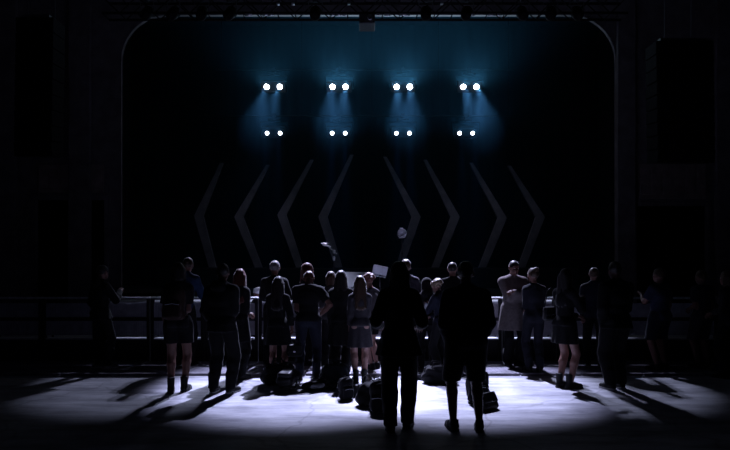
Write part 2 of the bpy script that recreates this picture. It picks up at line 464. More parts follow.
        def clip(G, F):
            F = F + wrinkle(G, .005 if kind != 'dress' else .002)
            u = up_local(G)
            if hem < .85:
                x, y, z = G[..., 0] - hip0[0], G[..., 1], G[..., 2]
                t = np.clip((.98 - z) / (.98 - hem), 0, 1); th = np.arctan2(y, x); fl_ = top.get('flare', .03)
                a = hw + g + fl_ * t + .010 * t * np.cos(8 * th); b = .135 * w + g * .7 + fl_ * t + .010 * t * np.cos(8 * th)
                cone = (np.sqrt((x / a) ** 2 + (y / b) ** 2) - 1) * np.minimum(a, b)
                low = np.maximum(cone, np.maximum(G[..., 2] - .96, hem - G[..., 2]))
                F = np.minimum(np.where(u[..., 2] < .93, np.maximum(F, 0.02), F), low)
                # keep sleeves that hang below the hip line
                return np.maximum(np.minimum(F, sleeves(G)), np.where(np.abs(u[..., 0]) < .13, u[..., 2] - (1.495 if kind in ('tshirt', 'dress') else 1.53), -1))
            F = np.maximum(F, np.where(np.abs(u[..., 0]) < hw + .05, hem - u[..., 2], -1)) if kind != 'tshirt' else np.maximum(F, hem - u[..., 2])
            if kind == 'tshirt':
                for a_, e_ in zip((sh[-1], sh[1]), elbs):
                    dv = (e_ - a_) / np.linalg.norm(e_ - a_); t = (G - a_) @ dv - .20
                    near = np.linalg.norm(G - a_ - ((G - a_) @ dv)[..., None] * dv, axis=-1) < .11
                    out = np.abs(u[..., 0]) > .13 * w
                    F = np.where((t > -.03) & near & out, np.maximum(F, t), F)
            # neck hole
            return np.maximum(F, np.where(np.abs(u[..., 0]) < .13, u[..., 2] - (1.495 if kind == 'tshirt' else 1.53), -1))
        slv = infl(arm_p, g + .006) + (infl(fore_p, g) if kind not in ('tshirt', 'dress') else [])
        def sleeves(G):
            f = np.full(G.shape[:-1], .3)
            if kind == 'dress': return f
            for p in slv: f = np.minimum(f, prim_eval(p, G))
            return f
        if kind == 'tshirt' and hem < .85: pass
        V, Q = surface(ps, vox, .022, clip, pad=.07 if hem > .85 else .14)
        mesh_from({'tshirt': 'tshirt', 'jacket': 'jacket', 'coat': 'coat', 'hoodie': 'hoodie', 'dress': 'dress', 'long': 'shirt'}[kind], [(V * s, Q, 0)], [fabric(col)], ob)
    # hair, modelled in the head's own frame
    if hair != 'bald':
        hp = [el((0, -.016, .022), (.086, .102, .098))]
        if hair == 'buzz': hp = [el((0, -.014, .016), (.080, .097, .095))]
        low = -.10
        if hair in ('long', 'longer'):
            e = -.36 if hair == 'long' else -.46; low = e - .04
            for x in (-.055, -.02, .02, .055): hp.append(rc((x * .9, -.06, -.02), (x * 1.25, -.085, e + abs(x) * .8), .050, .030))
            for sd in (-1, 1): hp += [rc((.066 * sd, -.02, .0), (.090 * sd, -.03, -.20), .034, .03), rc((.090 * sd, -.03, -.20), (.085 * sd, .02, e + .10), .03, .018)]
        if hair == 'bob':
            low = -.16
            for sd in (-1, 1): hp += [rc((.062 * sd, -.02, .0), (.072 * sd, -.015, -.11), .042, .036)]
            hp += [rc((-.03, -.06, 0), (-.03, -.06, -.11), .055, .045), rc((.03, -.06, 0), (.03, -.06, -.11), .055, .045)]
        if hair == 'bun': hp += [el((0, -.085, .085), (.045, .045, .042)), rc((0, -.05, .06), (0, -.085, .085), .04, .03)]
        if hair == 'ponytail': hp += [rc((0, -.09, .04), (0, -.14, .0), .028, .03), rc((0, -.14, .0), (0, -.13, -.22), .034, .016)]; low = -.26
        if hair == 'curly':
            rr = np.random.RandomState(len(PEOPLE))
            for _ in range(26):
                v = rr.normal(size=3); v /= np.linalg.norm(v); v[2] = abs(v[2]) * 1.1 - .35; v[1] -= .25
                hp.append(el(v * A(.09, .10, .10) + A(0, -.02, .02), (.036, .036, .034)))
            low = -.13
        if hair == 'hood': hp = [el((0, -.012, .012), (.105, .118, .122)), rc((0, -.03, -.05), (0, -.05, -.15), .10, .10)]; low = -.2
        if hair == 'cap': hp = [el((0, -.012, .03), (.092, .108, .095))]; low = .0
        face_cut = [el((0, .118, -.045), (.072, .085, .088))]
        def clip(G, F):
            th = np.arctan2(G[..., 0], G[..., 1] + .02)
            if hair not in ('cap', 'hood', 'buzz'): F = F + .0028 * np.sin(34 * th + 6 * np.sin(14 * G[..., 2])) + .002 * np.sin(90 * G[..., 0] + 20 * G[..., 2])
            F = np.maximum(F, low - G[..., 2])
            F = np.maximum(F, -smin(prim_eval(face_cut[0], G), np.full(F.shape, .3), .001))
            if hair in ('short', 'buzz', 'bun', 'ponytail'):   # above ears and nape
                F = np.maximum(F, np.where(G[..., 1] > -.06, -.005 - G[..., 2] - .9 * np.maximum(0, -G[..., 1] - .01), -.075 - G[..., 2]) if hair != 'ponytail' else np.where(G[..., 1] > -.06, -.02 - G[..., 2], -1))
            return F
        V, Q = surface(hp, .0085, .02, clip, pad=.03)
        ha = mesh_from({'hood': 'hood', 'cap': 'cap'}.get(hair, 'hair'), [((hc + V @ hr.T) * s, Q, 0)], [hairmat(hcol) if hair not in ('hood', 'cap') else fabric(hcol)], ob)
        if hair == 'cap':
            V, Q = surface([el((0, .12, .028), (.075, .075, .010))], .006, .004)
            mesh_from('brim', [((hc + V @ hr.T) * s, Q, 0)], [fabric(hcol)], ha)
    for an in feet:
        o = bpy.data.objects.new('shoe', SHOES[shoe][0].copy()); COL.objects.link(o); o.parent = ob
        o.data.materials.append(fabric(shoe_col, .6)); sd = 1 if an[0] > sway * .3 else -1
        o.location = (an[0] * s, (an[1] + .012) * s, max(0, (an[2] - .085)) * s); o.scale = (s, s, s); o.rotation_euler = (0, 0, -sd * .18)
        q = bpy.data.objects.new('sole', SHOES[shoe][1].copy()); COL.objects.link(q); q.parent = o; q.data.materials.append(M[sole])
    PEOPLE.append(ob)
    wm = Matrix.Translation(ob.location) @ Matrix.Rotation(ob.rotation_euler.z, 4, 'Z')
    info = {'ob': ob, 's': s, 'd': d, 'hand': [wm @ Vector((h[3] + h[4] * .09) * s) for h in hands],
            'pt': lambda p: wm @ Vector(T(p) * s), 'rz': ob.rotation_euler.z, 'head': wm @ Vector(hc * s)}
    return info

# ------------------------------------------------------------------ the hall
B = lambda: MB()
BAR_D, ST_D, ST_H = 10.6, 11.85, 0.98
struct(B().box(-11, 11, -4, 15.8, -.2, 0).build('floor', M['floor']))
struct(B().box(-11.2, -11, -4, 15.8, 0, 10).build('wall_left', M['wall']))
struct(B().box(11, 11.2, -4, 15.8, 0, 10).build('wall_right', M['wall']))
struct(B().box(-11.2, 11.2, -4, 15.8, 10, 10.2).build('ceiling', M['black']))
# proscenium wall with a round-cornered opening, and a doorway either side
PD = 15.6
def pros_wall():
    xl, xr, zt, r = X(121, PD), X(616, PD), Z(15, PD), 1.15
    mb = MB()
    # outline of opening, left bottom -> top -> right bottom
    pts = [(xl, 0)] + [(xl + r - r * math.cos(a), zt - r + r * math.sin(a)) for a in np.linspace(0, math.pi / 2, 10)] + \
          [(xr - r + r * math.sin(a), zt - r + r * math.cos(a)) for a in np.linspace(0, math.pi / 2, 10)] + [(xr, 0)]
    def strip(poly):
        n = len(poly)
        vs = [(x, PD, z) for x, z in poly] + [(x, PD + .10, z) for x, z in poly]
        fs = [tuple(range(n)), tuple(range(2 * n - 1, n - 1, -1))] + [(i, i + n, (i + 1) % n + n, (i + 1) % n) for i in range(n)]
        mb.add(vs, fs)
    top = 10.0
    mid = pts[1:-1]
    # header in vertical slices
    for (x0, z0), (x1, z1) in zip(mid[:-1], mid[1:]):
        if x1 - x0 < 1e-4: continue
        strip([(x0, z0), (x1, z1), (x1, top), (x0, top)])
    return mb, xl, xr, zt, r
mb, xl, xr, zt, rr_ = pros_wall()
# side flanks with door openings
dl = (X(37, PD), X(105, PD), Z(200, PD)); dr = (X(636, PD), X(706, PD), Z(206, PD))
for (x0, x1, (a, b, t)) in ((-11, xl, dl), (xr, 11, dr)):
    mb.box(x0, a, PD, PD + .10, 0, 10); mb.box(b, x1, PD, PD + .10, 0, 10); mb.box(a, b, PD, PD + .10, t, 10)
struct(mb.build('wall_stage', M['wall']))
# arch moulding round the opening
arch = [(xl, ST_H)] + [(xl + rr_ - rr_ * math.cos(a), zt - rr_ + rr_ * math.sin(a)) for a in np.linspace(0, math.pi / 2, 12)] + \
       [(xr - rr_ + rr_ * math.sin(a), zt - rr_ + rr_ * math.cos(a)) for a in np.linspace(0, math.pi / 2, 12)] + [(xr, ST_H)]
for i, (a, b, t) in enumerate((dl, dr)):
    mbx = B(); mbx.box(a - .1, a, PD - .06, PD, 0, t + .1); mbx.box(b, b + .1, PD - .06, PD, 0, t + .1); mbx.box(a, b, PD - .06, PD, t, t + .1)
    struct(mbx.build('trim_%d' % (i + 2), M['wall'], bevel=.01))
    # heavy black drape filling the doorway
    n = 60; vs = []; fs = []
    for k in range(n + 1):
        x = a + (b - a) * k / n; y = PD + .06 + .02 * math.sin(k * 1.3)
        vs += [(x, y, 0.0), (x, y, t - .001), (x, y + .02, 0.0), (x, y + .02, t - .001)]
    for k in range(n):
        o = 4 * k
        fs += [(o, o + 4, o + 5, o + 1), (o + 2, o + 3, o + 7, o + 6), (o + 1, o + 5, o + 7, o + 3), (o, o + 2, o + 6, o + 4)]
    c = B().add(vs, fs).build('door_curtain', M['curtain'], smooth=True)
    tag(c, ('black drape closing the doorway %s of the stage' % ('left', 'right')[i]), 'curtain')
    # plaster panel above the doorway
    z0 = t + .18; z1 = Z((165, 164)[i], PD); x0 = a + .05; x1 = b - .02
    pm = B().box(x0, x1, PD - .05, PD, z0, z1)
    for k in range(6): pm.box(x0 + (x1 - x0) * (k + .1) / 6, x0 + (x1 - x0) * (k + .9) / 6, PD - .08, PD - .05, z0 + .1, z1 - .1)
    struct(pm.build('trim_%d' % (i + 4), M['panel'], bevel=.01))
# pilasters
for i, (p0, p1) in enumerate(((70, 92), (616, 634), (0, 18), (714, 729))):
    struct(B().box(X(p0, PD), X(p1, PD), PD - .12, PD, 0, 10).build('trim_%d' % (i + 6), M['wall'], bevel=.02))
# stage house
struct(B().box(X(121, ST_D) - .2, X(616, ST_D) + .2, ST_D, PD + .3, ST_H - .12, ST_H).box(-8.5, 8.5, PD + .3, 23, ST_H - .12, ST_H).build('stage_deck', M['deck']))
struct(B().box(X(121, ST_D) - .2, X(616, ST_D) + .2, ST_D - .03, ST_D + .62, ST_H - .11, ST_H + .006).build('deck_lit_strip', M['lit_strip'], bevel=.01))  # pale strip paints the lit front of the dark deck
def pleats(x0, x1, y, z0, z1, step, amp):
    n = int((x1 - x0) / step); vs = []; fs = []
    for k in range(n + 1):
        x = x0 + (x1 - x0) * k / n; yy = y + amp * math.sin(k * 1.57) + amp * .4 * math.sin(k * .37)
        vs += [(x, yy, z0), (x, yy, z1), (x, yy + .03, z0), (x, yy + .03, z1)]
    for k in range(n):
        o = 4 * k
        fs += [(o, o + 4, o + 5, o + 1), (o + 2, o + 3, o + 7, o + 6), (o + 1, o + 5, o + 7, o + 3), (o, o + 2, o + 6, o + 4)]
    fs += [(0, 1, 3, 2), (4 * n, 4 * n + 2, 4 * n + 3, 4 * n + 1)]
    return B().add(vs, fs)
struct(pleats(X(121, ST_D) - .2, X(616, ST_D) + .2, ST_D + .02, .27, ST_H - .115, .035, .012).build('stage_skirt', M['skirt'], smooth=True))
struct(B().box(X(121, ST_D) - .18, X(616, ST_D) + .18, ST_D + .1, PD + .3, 0, ST_H - .12).box(-8.5, 8.5, PD + .3, 23, 0, ST_H - .12).build('stage_base', M['black']))
struct(B().box(-8.7, -8.5, PD + .2, 23, 0, 10.4).build('stage_wall_left', M['black']))
struct(B().box(8.5, 8.7, PD + .2, 23, 0, 10.4).build('stage_wall_right', M['black']))
struct(B().box(-8.7, 8.7, 23, 23.2, 0, 10.4).build('stage_wall_back', M['black']))
struct(B().box(-8.7, 8.7, PD + .2, 23.2, 10.4, 10.6).build('stage_ceiling', M['black']))
c = pleats(-8.3, 8.3, 22.3, ST_H, 10.35, .12, .06).build('back_curtain', M['curtain'], smooth=True)
tag(c, 'wide black pleated curtain across the back of the stage', 'curtain')

# stage risers and chevrons
CD = 20.0
tag(B().box(X(160, CD), X(575, CD), CD - .35, CD + .6, ST_H, Z(268, CD)).build('stage_riser', M['black'], bevel=.02),
    'long low black riser under the chevron set pieces', 'riser')
CH = [((222, 163), (199, 216), (213, 268), 'leftmost grey chevron set piece pointing left, far left of stage'),
      ((268, 165), (239, 217), (259, 268), 'second grey chevron from the left, pointing left'),
      ((312, 160), (282, 215), (300, 268), 'third grey chevron from the left, pointing left'),
      ((352, 155), (323, 217), (339, 268), 'left-pointing grey chevron nearest the middle of the stage'),
      ((385, 157), (416, 217), (399, 268), 'right-pointing grey chevron nearest the middle of the stage'),
      ((425, 160), (455, 217), (435, 268), 'third grey chevron from the right, pointing right'),
      ((471, 163), (502, 218), (482, 268), 'second grey chevron from the right, pointing right'),
      ((509, 166), (540, 217), (521, 268), 'rightmost grey chevron set piece pointing right, far right of stage')]
for t_, v_, b_, lab in CH:
    def seg(p): return Vector((X(p[0], CD), 0, Z(p[1], CD)))
    t, v, b = seg(t_), seg(v_), seg(b_)
    wt, wv, wb = .055, .15, .12
    sgn = -1 if v.x < t.x else 1
    outl = [t + Vector((wt, 0, 0)), v + Vector((wv, 0, 0)), b + Vector((wb, 0, 0)), b - Vector((wb, 0, 0)), v - Vector((wv, 0, 0)), t - Vector((wt, 0, 0))]
    vs = [(p.x, CD - .06, p.z) for p in outl] + [(p.x, CD + .06, p.z) for p in outl]
    fs = [(0, 1, 4, 5), (1, 2, 3, 4), (6, 11, 10, 7), (7, 10, 9, 8)] + [(i, i + 6, (i + 1) % 6 + 6, (i + 1) % 6) for i in range(6)]
    r = empty('scenic_chevron', (v.x, CD, b.z)); tag(r, lab, 'set piece', 'grey chevron set pieces')
    pn = B().add([(a - v.x, bb - CD, c2 - b.z) for a, bb, c2 in vs], fs).build('panel', M['chev'], r, bevel=.01)
    ft = B().box(b.x - v.x - .2, b.x - v.x + .2, -.2, .25, 0, .02)
    ft.tube([(b.x - v.x, .2, .02), (v.x - v.x, .075, (v.z - b.z) * .7)], .018)
    ft.build('brace', M['dsteel'], r)

# ------------------------------------------------------------------ two-lamp blinder lights
LD = 18.0
UP = [((267, 279), 87), ((332.5, 345.5), 87), ((396.5, 410), 87), ((463.5, 476.5), 86.3)]
LO = [((267, 280), 133.5), ((332, 345.5), 134), ((396, 410), 134), ((459.5, 473), 133.2)]
def make_blinder(upper):
    r = empty('blinder_light')
    pitch = math.radians(24 if upper else 30); sp = .19
    Rm = Matrix.Rotation(pitch, 4, 'X')        # local -y is the beam, pitched downward
    hs = MB()
    hs.box(-.36, .36, .05, .22, -.17, .17, Rm); hs.box(-.30, .30, .22, .30, -.12, .12, Rm)
    hs.build('housing', M['spk'], r, bevel=.012)
    for s_ in (-1, 1):
        mt = Rm @ Matrix.Translation((s_ * sp, .10, 0)) @ Matrix.Rotation(math.pi / 2, 4, 'X')
        R0 = .074 if upper else .058
        B().lathe([(R0 + .03, 0), (R0 + .04, .05), (R0 + .03, .055), (R0 + .005, .03)], 24, mt).build('reflector_ring', M['spk'], r, True)
        mt2 = Rm @ Matrix.Translation((s_ * sp, .035, 0)) @ Matrix.Rotation(math.pi / 2, 4, 'X')
        B().lathe([(R0, 0), (R0 * .97, .02), (R0 * .6, .033), (.005, .036)], 24, mt2).build('lamp', M['lens' if upper else 'lens_low'], r, True)
    yk = MB().tube([(-.40, .13, -.02), (-.41, .13, .36), (.41, .13, .36), (.40, .13, -.02)], .018, 8)
    yk.box(-.18, .18, .10, .16, .40, .46)
    yk.build('yoke', M['spk'], r, True)
    cl = MB().tube([(0, .13, .36), (0, .13, .50)], .02); cl.box(-.05, .05, .06, .20, .48, .60)
    cl.build('clamp', M['spk'], r)
    return r
pb = {True: make_blinder(True), False: make_blinder(False)}
used = {True: False, False: False}
ORD = ['leftmost', 'second from the left', 'third from the left', 'rightmost']
SPOTS = []
for upper, rows in ((True, UP), (False, LO)):
    zrow = Z(rows[0][1], LD)
    for i, (pp, y) in enumerate(rows):
        o = pb[upper] if not used[upper] else copy_tree(pb[upper]); used[upper] = True
        cx = X(sum(pp) / 2, LD); z = Z(y, LD)
        o.location = (cx, LD, zrow)
        tag(o, ('brightly lit two-lamp stage light in the upper row, ' if upper else 'two-lamp stage light with small discs in the lower row, ') + ORD[i],
            'stage light', 'two-lamp lights of the %s row' % ('upper' if upper else 'lower'))
        for s_ in (-1, 1): SPOTS.append((upper, i, Vector((cx + .19 * s_, LD - .05, zrow - .015))))
for upper, rows in ((True, UP), (False, LO)):
    zz = Z(rows[0][1], LD) + .54; yy = LD + .13
    p = empty('lighting_pipe', (0, yy, zz)); tag(p, 'thin black pipe carrying the %s row of stage lights' % ('upper' if upper else 'lower'), 'pipe')
    B().tube([(-4.4, 0, 0), (4.4, 0, 0)], .025, 10).build('pipe', M['spk'], p, True)
    for x in (-4.2, -1.85, .2, 2.15, 4.2): B().tube([(x, .02 if upper else .05, .02), (x, .02 if upper else .05, 10.39 - zz)], .006, 6).build('hanging_cable', M['spk'], p)

def spot(name, loc, target, power, size, blend, col, rad=.07):
    l = bpy.data.lights.new(name, 'SPOT'); l.energy = power; l.spot_size = math.radians(size); l.spot_blend = blend
    l.color = col; l.shadow_soft_size = rad
    o = bpy.data.objects.new(name, l); COL.objects.link(o); o.location = loc
    o.rotation_euler = (Vector(target) - Vector(loc)).to_track_quat('-Z', 'Y').to_euler(); return o
def point(name, loc, power, col, rad=.05):
    l = bpy.data.lights.new(name, 'POINT'); l.energy = power; l.color = col; l.shadow_soft_size = rad
    o = bpy.data.objects.new(name, l); COL.objects.link(o); o.location = loc; return o
WUP = [.85, 1.0, 1.0, 1.35]
AIMX = [-2.9, -.95, .95, 3.0]
PW = 1150
for upper, i, p in SPOTS:
    if upper:
        spot('blinder_beam', p + Vector((0, -.06, 0)), (AIMX[i], 9.95, 0), PW * WUP[i], 20, .38, (.60, .66, 1.0))
    else:
        spot('chevron_fill', p + Vector((0, -.06, 0)), ((-3.9, -1.7, 2.0, 4.3)[i], LD + 1.6, 2.4), (7, 4, 4, 7)[i], 80, .9, (.55, .62, 1.0))  # added fill, aimed backwards to brighten the chevrons
for upper, i, p in SPOTS:
    if upper:
        spot('blinder_spill', p + Vector((0, -.06, 0)), p + Vector((0, -3, 2.5)), (56, 130, 145, 115)[i], 132, .9, (.55, .78, 1.0), .05)
    else:
        spot('blinder_low_spill', p + Vector((0, -.06, 0)), p + Vector((0, -3, 2.3)), (14, 36, 38, 26)[i], 130, .9, (.45, .70, 1.0), .04)
        spot('blinder_down_beam', p + Vector((0, -.06, 0)), p + Vector((0, -.75, -3)), (90, 170, 170, 110)[i], 15, .9, (.22, .42, 1.0), .04)

# steep key lamps hung in front of the stage wall, above the frame
for kx, ax in ((-.3, -.75), (1.0, 1.15)):
    spot('house_spot', (kx, 15.3, 9.0), (ax, 9.15, 0), 13500, 23.5, .6, (.60, .63, 1.0), .09)

# haze hanging over the stage
hz = bpy.data.materials.new('stage_haze'); hz.use_nodes = True
nt = hz.node_tree; nt.nodes.clear()
out = nt.nodes.new('ShaderNodeOutputMaterial'); vs_ = nt.nodes.new('ShaderNodeVolumeScatter')
vs_.inputs['Color'].default_value = (.20, .62, 1.0, 1); vs_.inputs['Density'].default_value = .0028; vs_.inputs['Anisotropy'].default_value = .80
v2 = nt.nodes.new('ShaderNodeVolumeScatter'); v2.inputs['Color'].default_value = (.16, .62, 1.0, 1)
v2.inputs['Density'].default_value = .015; v2.inputs['Anisotropy'].default_value = -.1
ad = nt.nodes.new('ShaderNodeAddShader'); nt.links.new(vs_.outputs['Volume'], ad.inputs[0]); nt.links.new(v2.outputs['Volume'], ad.inputs[1])
nt.links.new(ad.outputs['Shader'], out.inputs['Volume'])
hb = B().box(-8.3, 8.3, PD + .25, 21.6, ST_H + .02, 10.2).build('stage_haze', hz)
tag(hb, 'thin blue haze hanging in the air over the stage', 'haze', None, 'stuff')

# ------------------------------------------------------------------ front truss with unlit lamps and bright clamps
TD = 11.0
tz0, tz1 = Z(16.5, TD), Z(0, TD)
tr = empty('lighting_truss', (0, TD, tz0)); tag(tr, 'black box truss across the top of the stage opening', 'truss')
hgt = tz1 - tz0
for nm, (y, z) in (('chord', (-.15, 0)), ('chord', (.15, 0)), ('chord', (-.15, hgt)), ('chord', (.15, hgt))):
    B().tube([(-4.6, y, z), (4.6, y, z)], .024, 8).build(nm, M['truss'], tr, True)
lm = MB(); n = 30
for k in range(n):
    x0, x1 = -4.6 + 9.2 * k / n, -4.6 + 9.2 * (k + 1) / n
    a, b = (0, hgt) if k % 2 else (hgt, 0)
    for y in (-.15, .15): lm.tube([(x0, y, a), (x1, y, b)], .011, 6)
    lm.tube([(x0, -.15, 0), (x0, .15, 0)], .011, 6); lm.tube([(x0, -.15, hgt), (x0, .15, hgt)], .011, 6)
lm.build('lacing', M['truss'], tr)
for x in (-4.0, 0, 4.0): B().tube([(x, 0, hgt), (x, 0, 10.0 - tz0)], .008, 6).build('hanging_cable', M['dsteel'], tr)
for px, wd in ((250, 7), (267, 6), (333, 5), (345, 4), (272, 6), (339, 6), (470, 6), (378, 3), (387, 6), (404, 11), (490, 7), (497, 3), (278, 3), (293, 3), (349, 3), (442, 3)):
    zz = (-.03 if px not in (278, 293, 349, 442) else Z(4, TD) - tz0); x = X(px, TD); w2 = wd / 2 * TD / F_PX
    B().tube([(x - w2, .0 if zz > 0 else -.15, zz), (x + w2, .0 if zz > 0 else -.15, zz)], .020, 10).build('clamp', M['clampm'], tr, True)
def make_par():
    r = empty('par_lamp')
    Rm = Matrix.Rotation(math.radians(-50), 4, 'X')
    mt = Rm
    B().lathe([(.06, -.16), (.09, -.12), (.10, .10), (.085, .10), (.08, .02)], 18, mt).build('can', M['spk'], r, True)
    B().tube([(-.12, 0, 0), (-.12, 0, .2), (.12, 0, .2), (.12, 0, 0)], .01).build('yoke', M['dsteel'], r)
    B().box(-.03, .03, -.03, .03, .2, .3).build('clamp', M['dsteel'], r)
    return r
par = make_par()
PX = [150, 176, 204, 232, 316, 425, 465, 520, 548, 574]
for i, px in enumerate(PX):
    o = par if i == 0 else copy_tree(par)
    o.location = (X(px, TD), TD - .15, tz1 - .30); o.rotation_euler = (0, 0, random.uniform(-.3, .3))
    tag(o, 'unlit black can lamp on the dark truss above the stage, number %s from the left' % ['one', 'two', 'three', 'four', 'five', 'six', 'seven', 'eight', 'nine', 'ten'][i], 'lamp', 'unlit can lamps on the truss')
pj = empty('projector', (X(367, TD), TD, Z(27.5, TD))); tag(pj, 'small dark box hung under the middle of the truss', 'projector')
B().box(-.14, .14, -.2, .2, 0, .17).build('case', M['dsteel'], pj, bevel=.015)
B().lathe([(.05, 0), (.05, .04), (.04, .05)], 16, Matrix.Translation((.05, -.2, .085)) @ Matrix.Rotation(math.pi / 2, 4, 'X')).build('lens', M['chrome'], pj, True)
B().tube([(0, 0, .17), (0, 0, tz0 - Z(27.5, TD))], .015).build('bracket', M['dsteel'], pj)

# hanging loudspeaker columns
def line_array(px0, px1, y0, y1, d, label):
    x = X((px0 + px1) / 2, d); w = (px1 - px0) * d / F_PX; zt_, zb = Z(y0, d), Z(y1, d)
    r = empty('loudspeaker_column', (x, d, zb)); tag(r, label, 'loudspeaker', 'hanging loudspeaker columns')
    n = 9; h = (zt_ - zb) / n
    for k in range(n):
        tilt = Matrix.Translation((0, -.02 * (n - 1 - k) * .3, h * k)) @ Matrix.Rotation(math.radians((n - 1 - k) * .9), 4, 'X')
        cb = B().box(-w / 2, w / 2, -.25, .2, .008, h - .008, tilt).build('cabinet', M['spk'], r, bevel=.01)
        g = MB()
        for q in range(5): g.box(-w / 2 + .04, w / 2 - .04, -.262, -.25, h * (q + .6) / 6, h * (q + .9) / 6, tilt)
        g.build('grille', M['spk'], cb)
    B().box(-w / 2 + .1, w / 2 - .1, -.2, .2, n * h, n * h + .06).build('flying_frame', M['dsteel'], r)
    for sx in (-.25, .25): B().tube([(sx, 0, n * h + .06), (sx, 0, 10.0 - zb)], .008, 6).build('chain', M['dsteel'], r)
line_array(23, 60, 22, 158, 11.6, 'tall black hanging loudspeaker column left of the stage')
line_array(650, 706, 45, 164, 11.6, 'tall black hanging loudspeaker column right of the stage')

# ------------------------------------------------------------------ crowd barrier
bot, led, mid, topz = .05, Z(338, BAR_D), Z(319, BAR_D), Z(297, BAR_D)
def make_barrier(w):
    r = empty('crowd_barrier')
    for s_ in (0, w - .055): B().box(s_, s_ + .055, -.04, .025, 0, topz - .03).build('post', M['black'], r, bevel=.006)
    B().box(0, w, -.04, .06, topz - .035, topz).build('top_rail', M['steel'], r, bevel=.012)
    B().box(.045, w - .045, -.035, -.015, mid - .03, mid + .03).build('middle_rail', M['black'], r, bevel=.006)
    B().box(.045, w - .045, -.03, .15, led - .03, led).build('ledge', M['steel'], r, bevel=.006)
    B().box(.045, w - .045, -.02, .02, .02, .06).build('bottom_rail', M['dsteel'], r, bevel=.006)
    g = MB(); pt_ = Z(303.2, BAR_D)
    g.box(.05, w - .05, -.006, .006, led + .05, pt_)
    nx = int((w - .12) / .04)
    for k in range(nx + 1):
        xx = .06 + (w - .12) * k / nx; g.box(xx - .008, xx + .008, -.014, -.006, led + .06, pt_ - .01)
    g.build('sheet_panel', M['sheet'], r)
    B().box(.045, w - .045, -.004, .004, .06, led - .03).build('shade_sheet', M['black'], r)  # black sheet stands in for the dark opening below the ledge
    for y0, y1 in ((-.50, -.03), (-1.28, -.55)):
        tp = B().box(.004, w - .004, y0, y1, 0, .035)
        for q in range(12): tp.box(.02 + (w - .04) * q / 12, .02 + (w - .04) * (q + .7) / 12, y0 + .03, y1 - .03, .035, .038)
        tp.build('tread_plate', M['tread'], r)
    for s_ in (.06, w - .06): B().tube([(s_, .03, topz * .8), (s_, .35, .02)], .018).build('brace', M['dsteel'], r)
    return r
pitch_m = 53.9 * BAR_D / F_PX
xs = []
x = X(205 - 53.9 * 5, BAR_D)
left = [X(205 + 53.9 * k, BAR_D) for k in range(-4, 4)]
right = [X(502 + 53.9 * k, BAR_D) for k in range(-1, 5)]
BL = ['far left edge of the photo', 'left of the lone figure with lit trainers', 'behind the lone figure with lit trainers', 'in front of the backpack wearer',
      'before the blue-lit jacket and the tall dark man', 'before the silver-haired man leaning on it', 'before the broad man with a hand on his hip',
      'before the long-haired woman in the middle', 'before the tall front silhouettes, left of the shorts wearer', 'before the man in the pale shirt',
      'before the woman with pinned-up hair', 'before the woman with bare legs', 'behind the big dark man on the right', 'far right edge of the photo']
pbx = make_barrier(pitch_m - .01); first = True
for i, x in enumerate(left + right):
    o = pbx if first else copy_tree(pbx); first = False
    o.location = (x, BAR_D, 0); tag(o, 'grey sheet crowd barrier section, ' + BL[i], 'barrier', 'crowd barrier sections')
gap = left[-1] + pitch_m
o = make_barrier(right[0] - gap - .01); o.location = (gap, BAR_D, 0)
tag(o, 'narrow crowd barrier section before the curly-haired woman looking down', 'barrier', 'crowd barrier sections')

# ------------------------------------------------------------------ the people
dk = (.018, .018, .022); navy = (.03, .035, .07); char = (.035, .035, .04); jean = (.05, .06, .10)
blackh = (.012, .010, .010); brown = (.05, .028, .016); red = (.10, .028, .02); grey = (.20, .20, .21); blond = (.16, .11, .07)
I = {}
I['coat'] = person('nearest figure left of centre, tall in a long black coat, seen from behind', 399, 430, 262, 6, True, 'long', blackh, 'skin', dict(kind='coat', col=dk, hem=.78, g=.022, flare=.05),
   dict(kind='trousers', col=dk, g=.026), ('side', 'side'), 0, (0, 20, 0), 1.10, .085, (-.06, .10), 'boot', vox=.011)
I['shorts'] = person('nearest man right of centre in a dark top and shorts with bare calves', 466, 430, 262, -4, False, 'short', blackh, 'skin_dark', dict(kind='jacket', col=navy, hem=.86, g=.024),
   dict(kind='shorts', col=dk, hem=.50, g=.025), ('pocket', 'pocket'), 0, (5, -15, 0), 1.12, .13, (0.03, -.03), 'sneaker', vox=.011)
I['pack'] = person('woman in dark shorts wearing a backpack, bare legs, left of centre', 178, 392, 263, -6, True, 'bob', blackh, 'skin', dict(kind='tshirt', col=(.06, .055, .07), hem=.88, g=.022),
   dict(kind='shorts', col=dk, hem=.66, g=.022), ('down', 'belly'), 0, (8, 15, 0), 1.05, .085, (-.03, .05), 'boot')
I['blue'] = person('man in a blue-lit jacket leaning on the barrier beside the backpack wearer', 184, 370, 264, 8, False, 'short', brown, 'skin', dict(kind='jacket', col=(.06, .13, .30), hem=.88),
   dict(kind='trousers', col=dk), ('rail', 'rail'), 12, (0, 12, 0), H=1.76, d=10.1)
I['dark'] = person('tall man all in black with pale-soled shoes beside the red-haired woman', 222, 393, 264, 16, False, 'short', blackh, 'skin_dark', dict(kind='hoodie', col=dk, hem=.84, g=.026),
   dict(kind='trousers', col=dk, g=.026), ('pocket', 'belly'), 0, (10, 20, 0), 1.08, .12, (0, .04), 'sneaker', sole='sole')
I['red'] = person('woman in a long dark coat with long hair glowing red at the edges', 238, 379, 269, 24, True, 'longer', red, 'skin_pale', dict(kind='coat', col=char, hem=.60, g=.022, flare=.05),
   dict(kind='trousers', col=dk), ('belly', 'belly'), 3, (12, 30, 0), 1.0, .08)
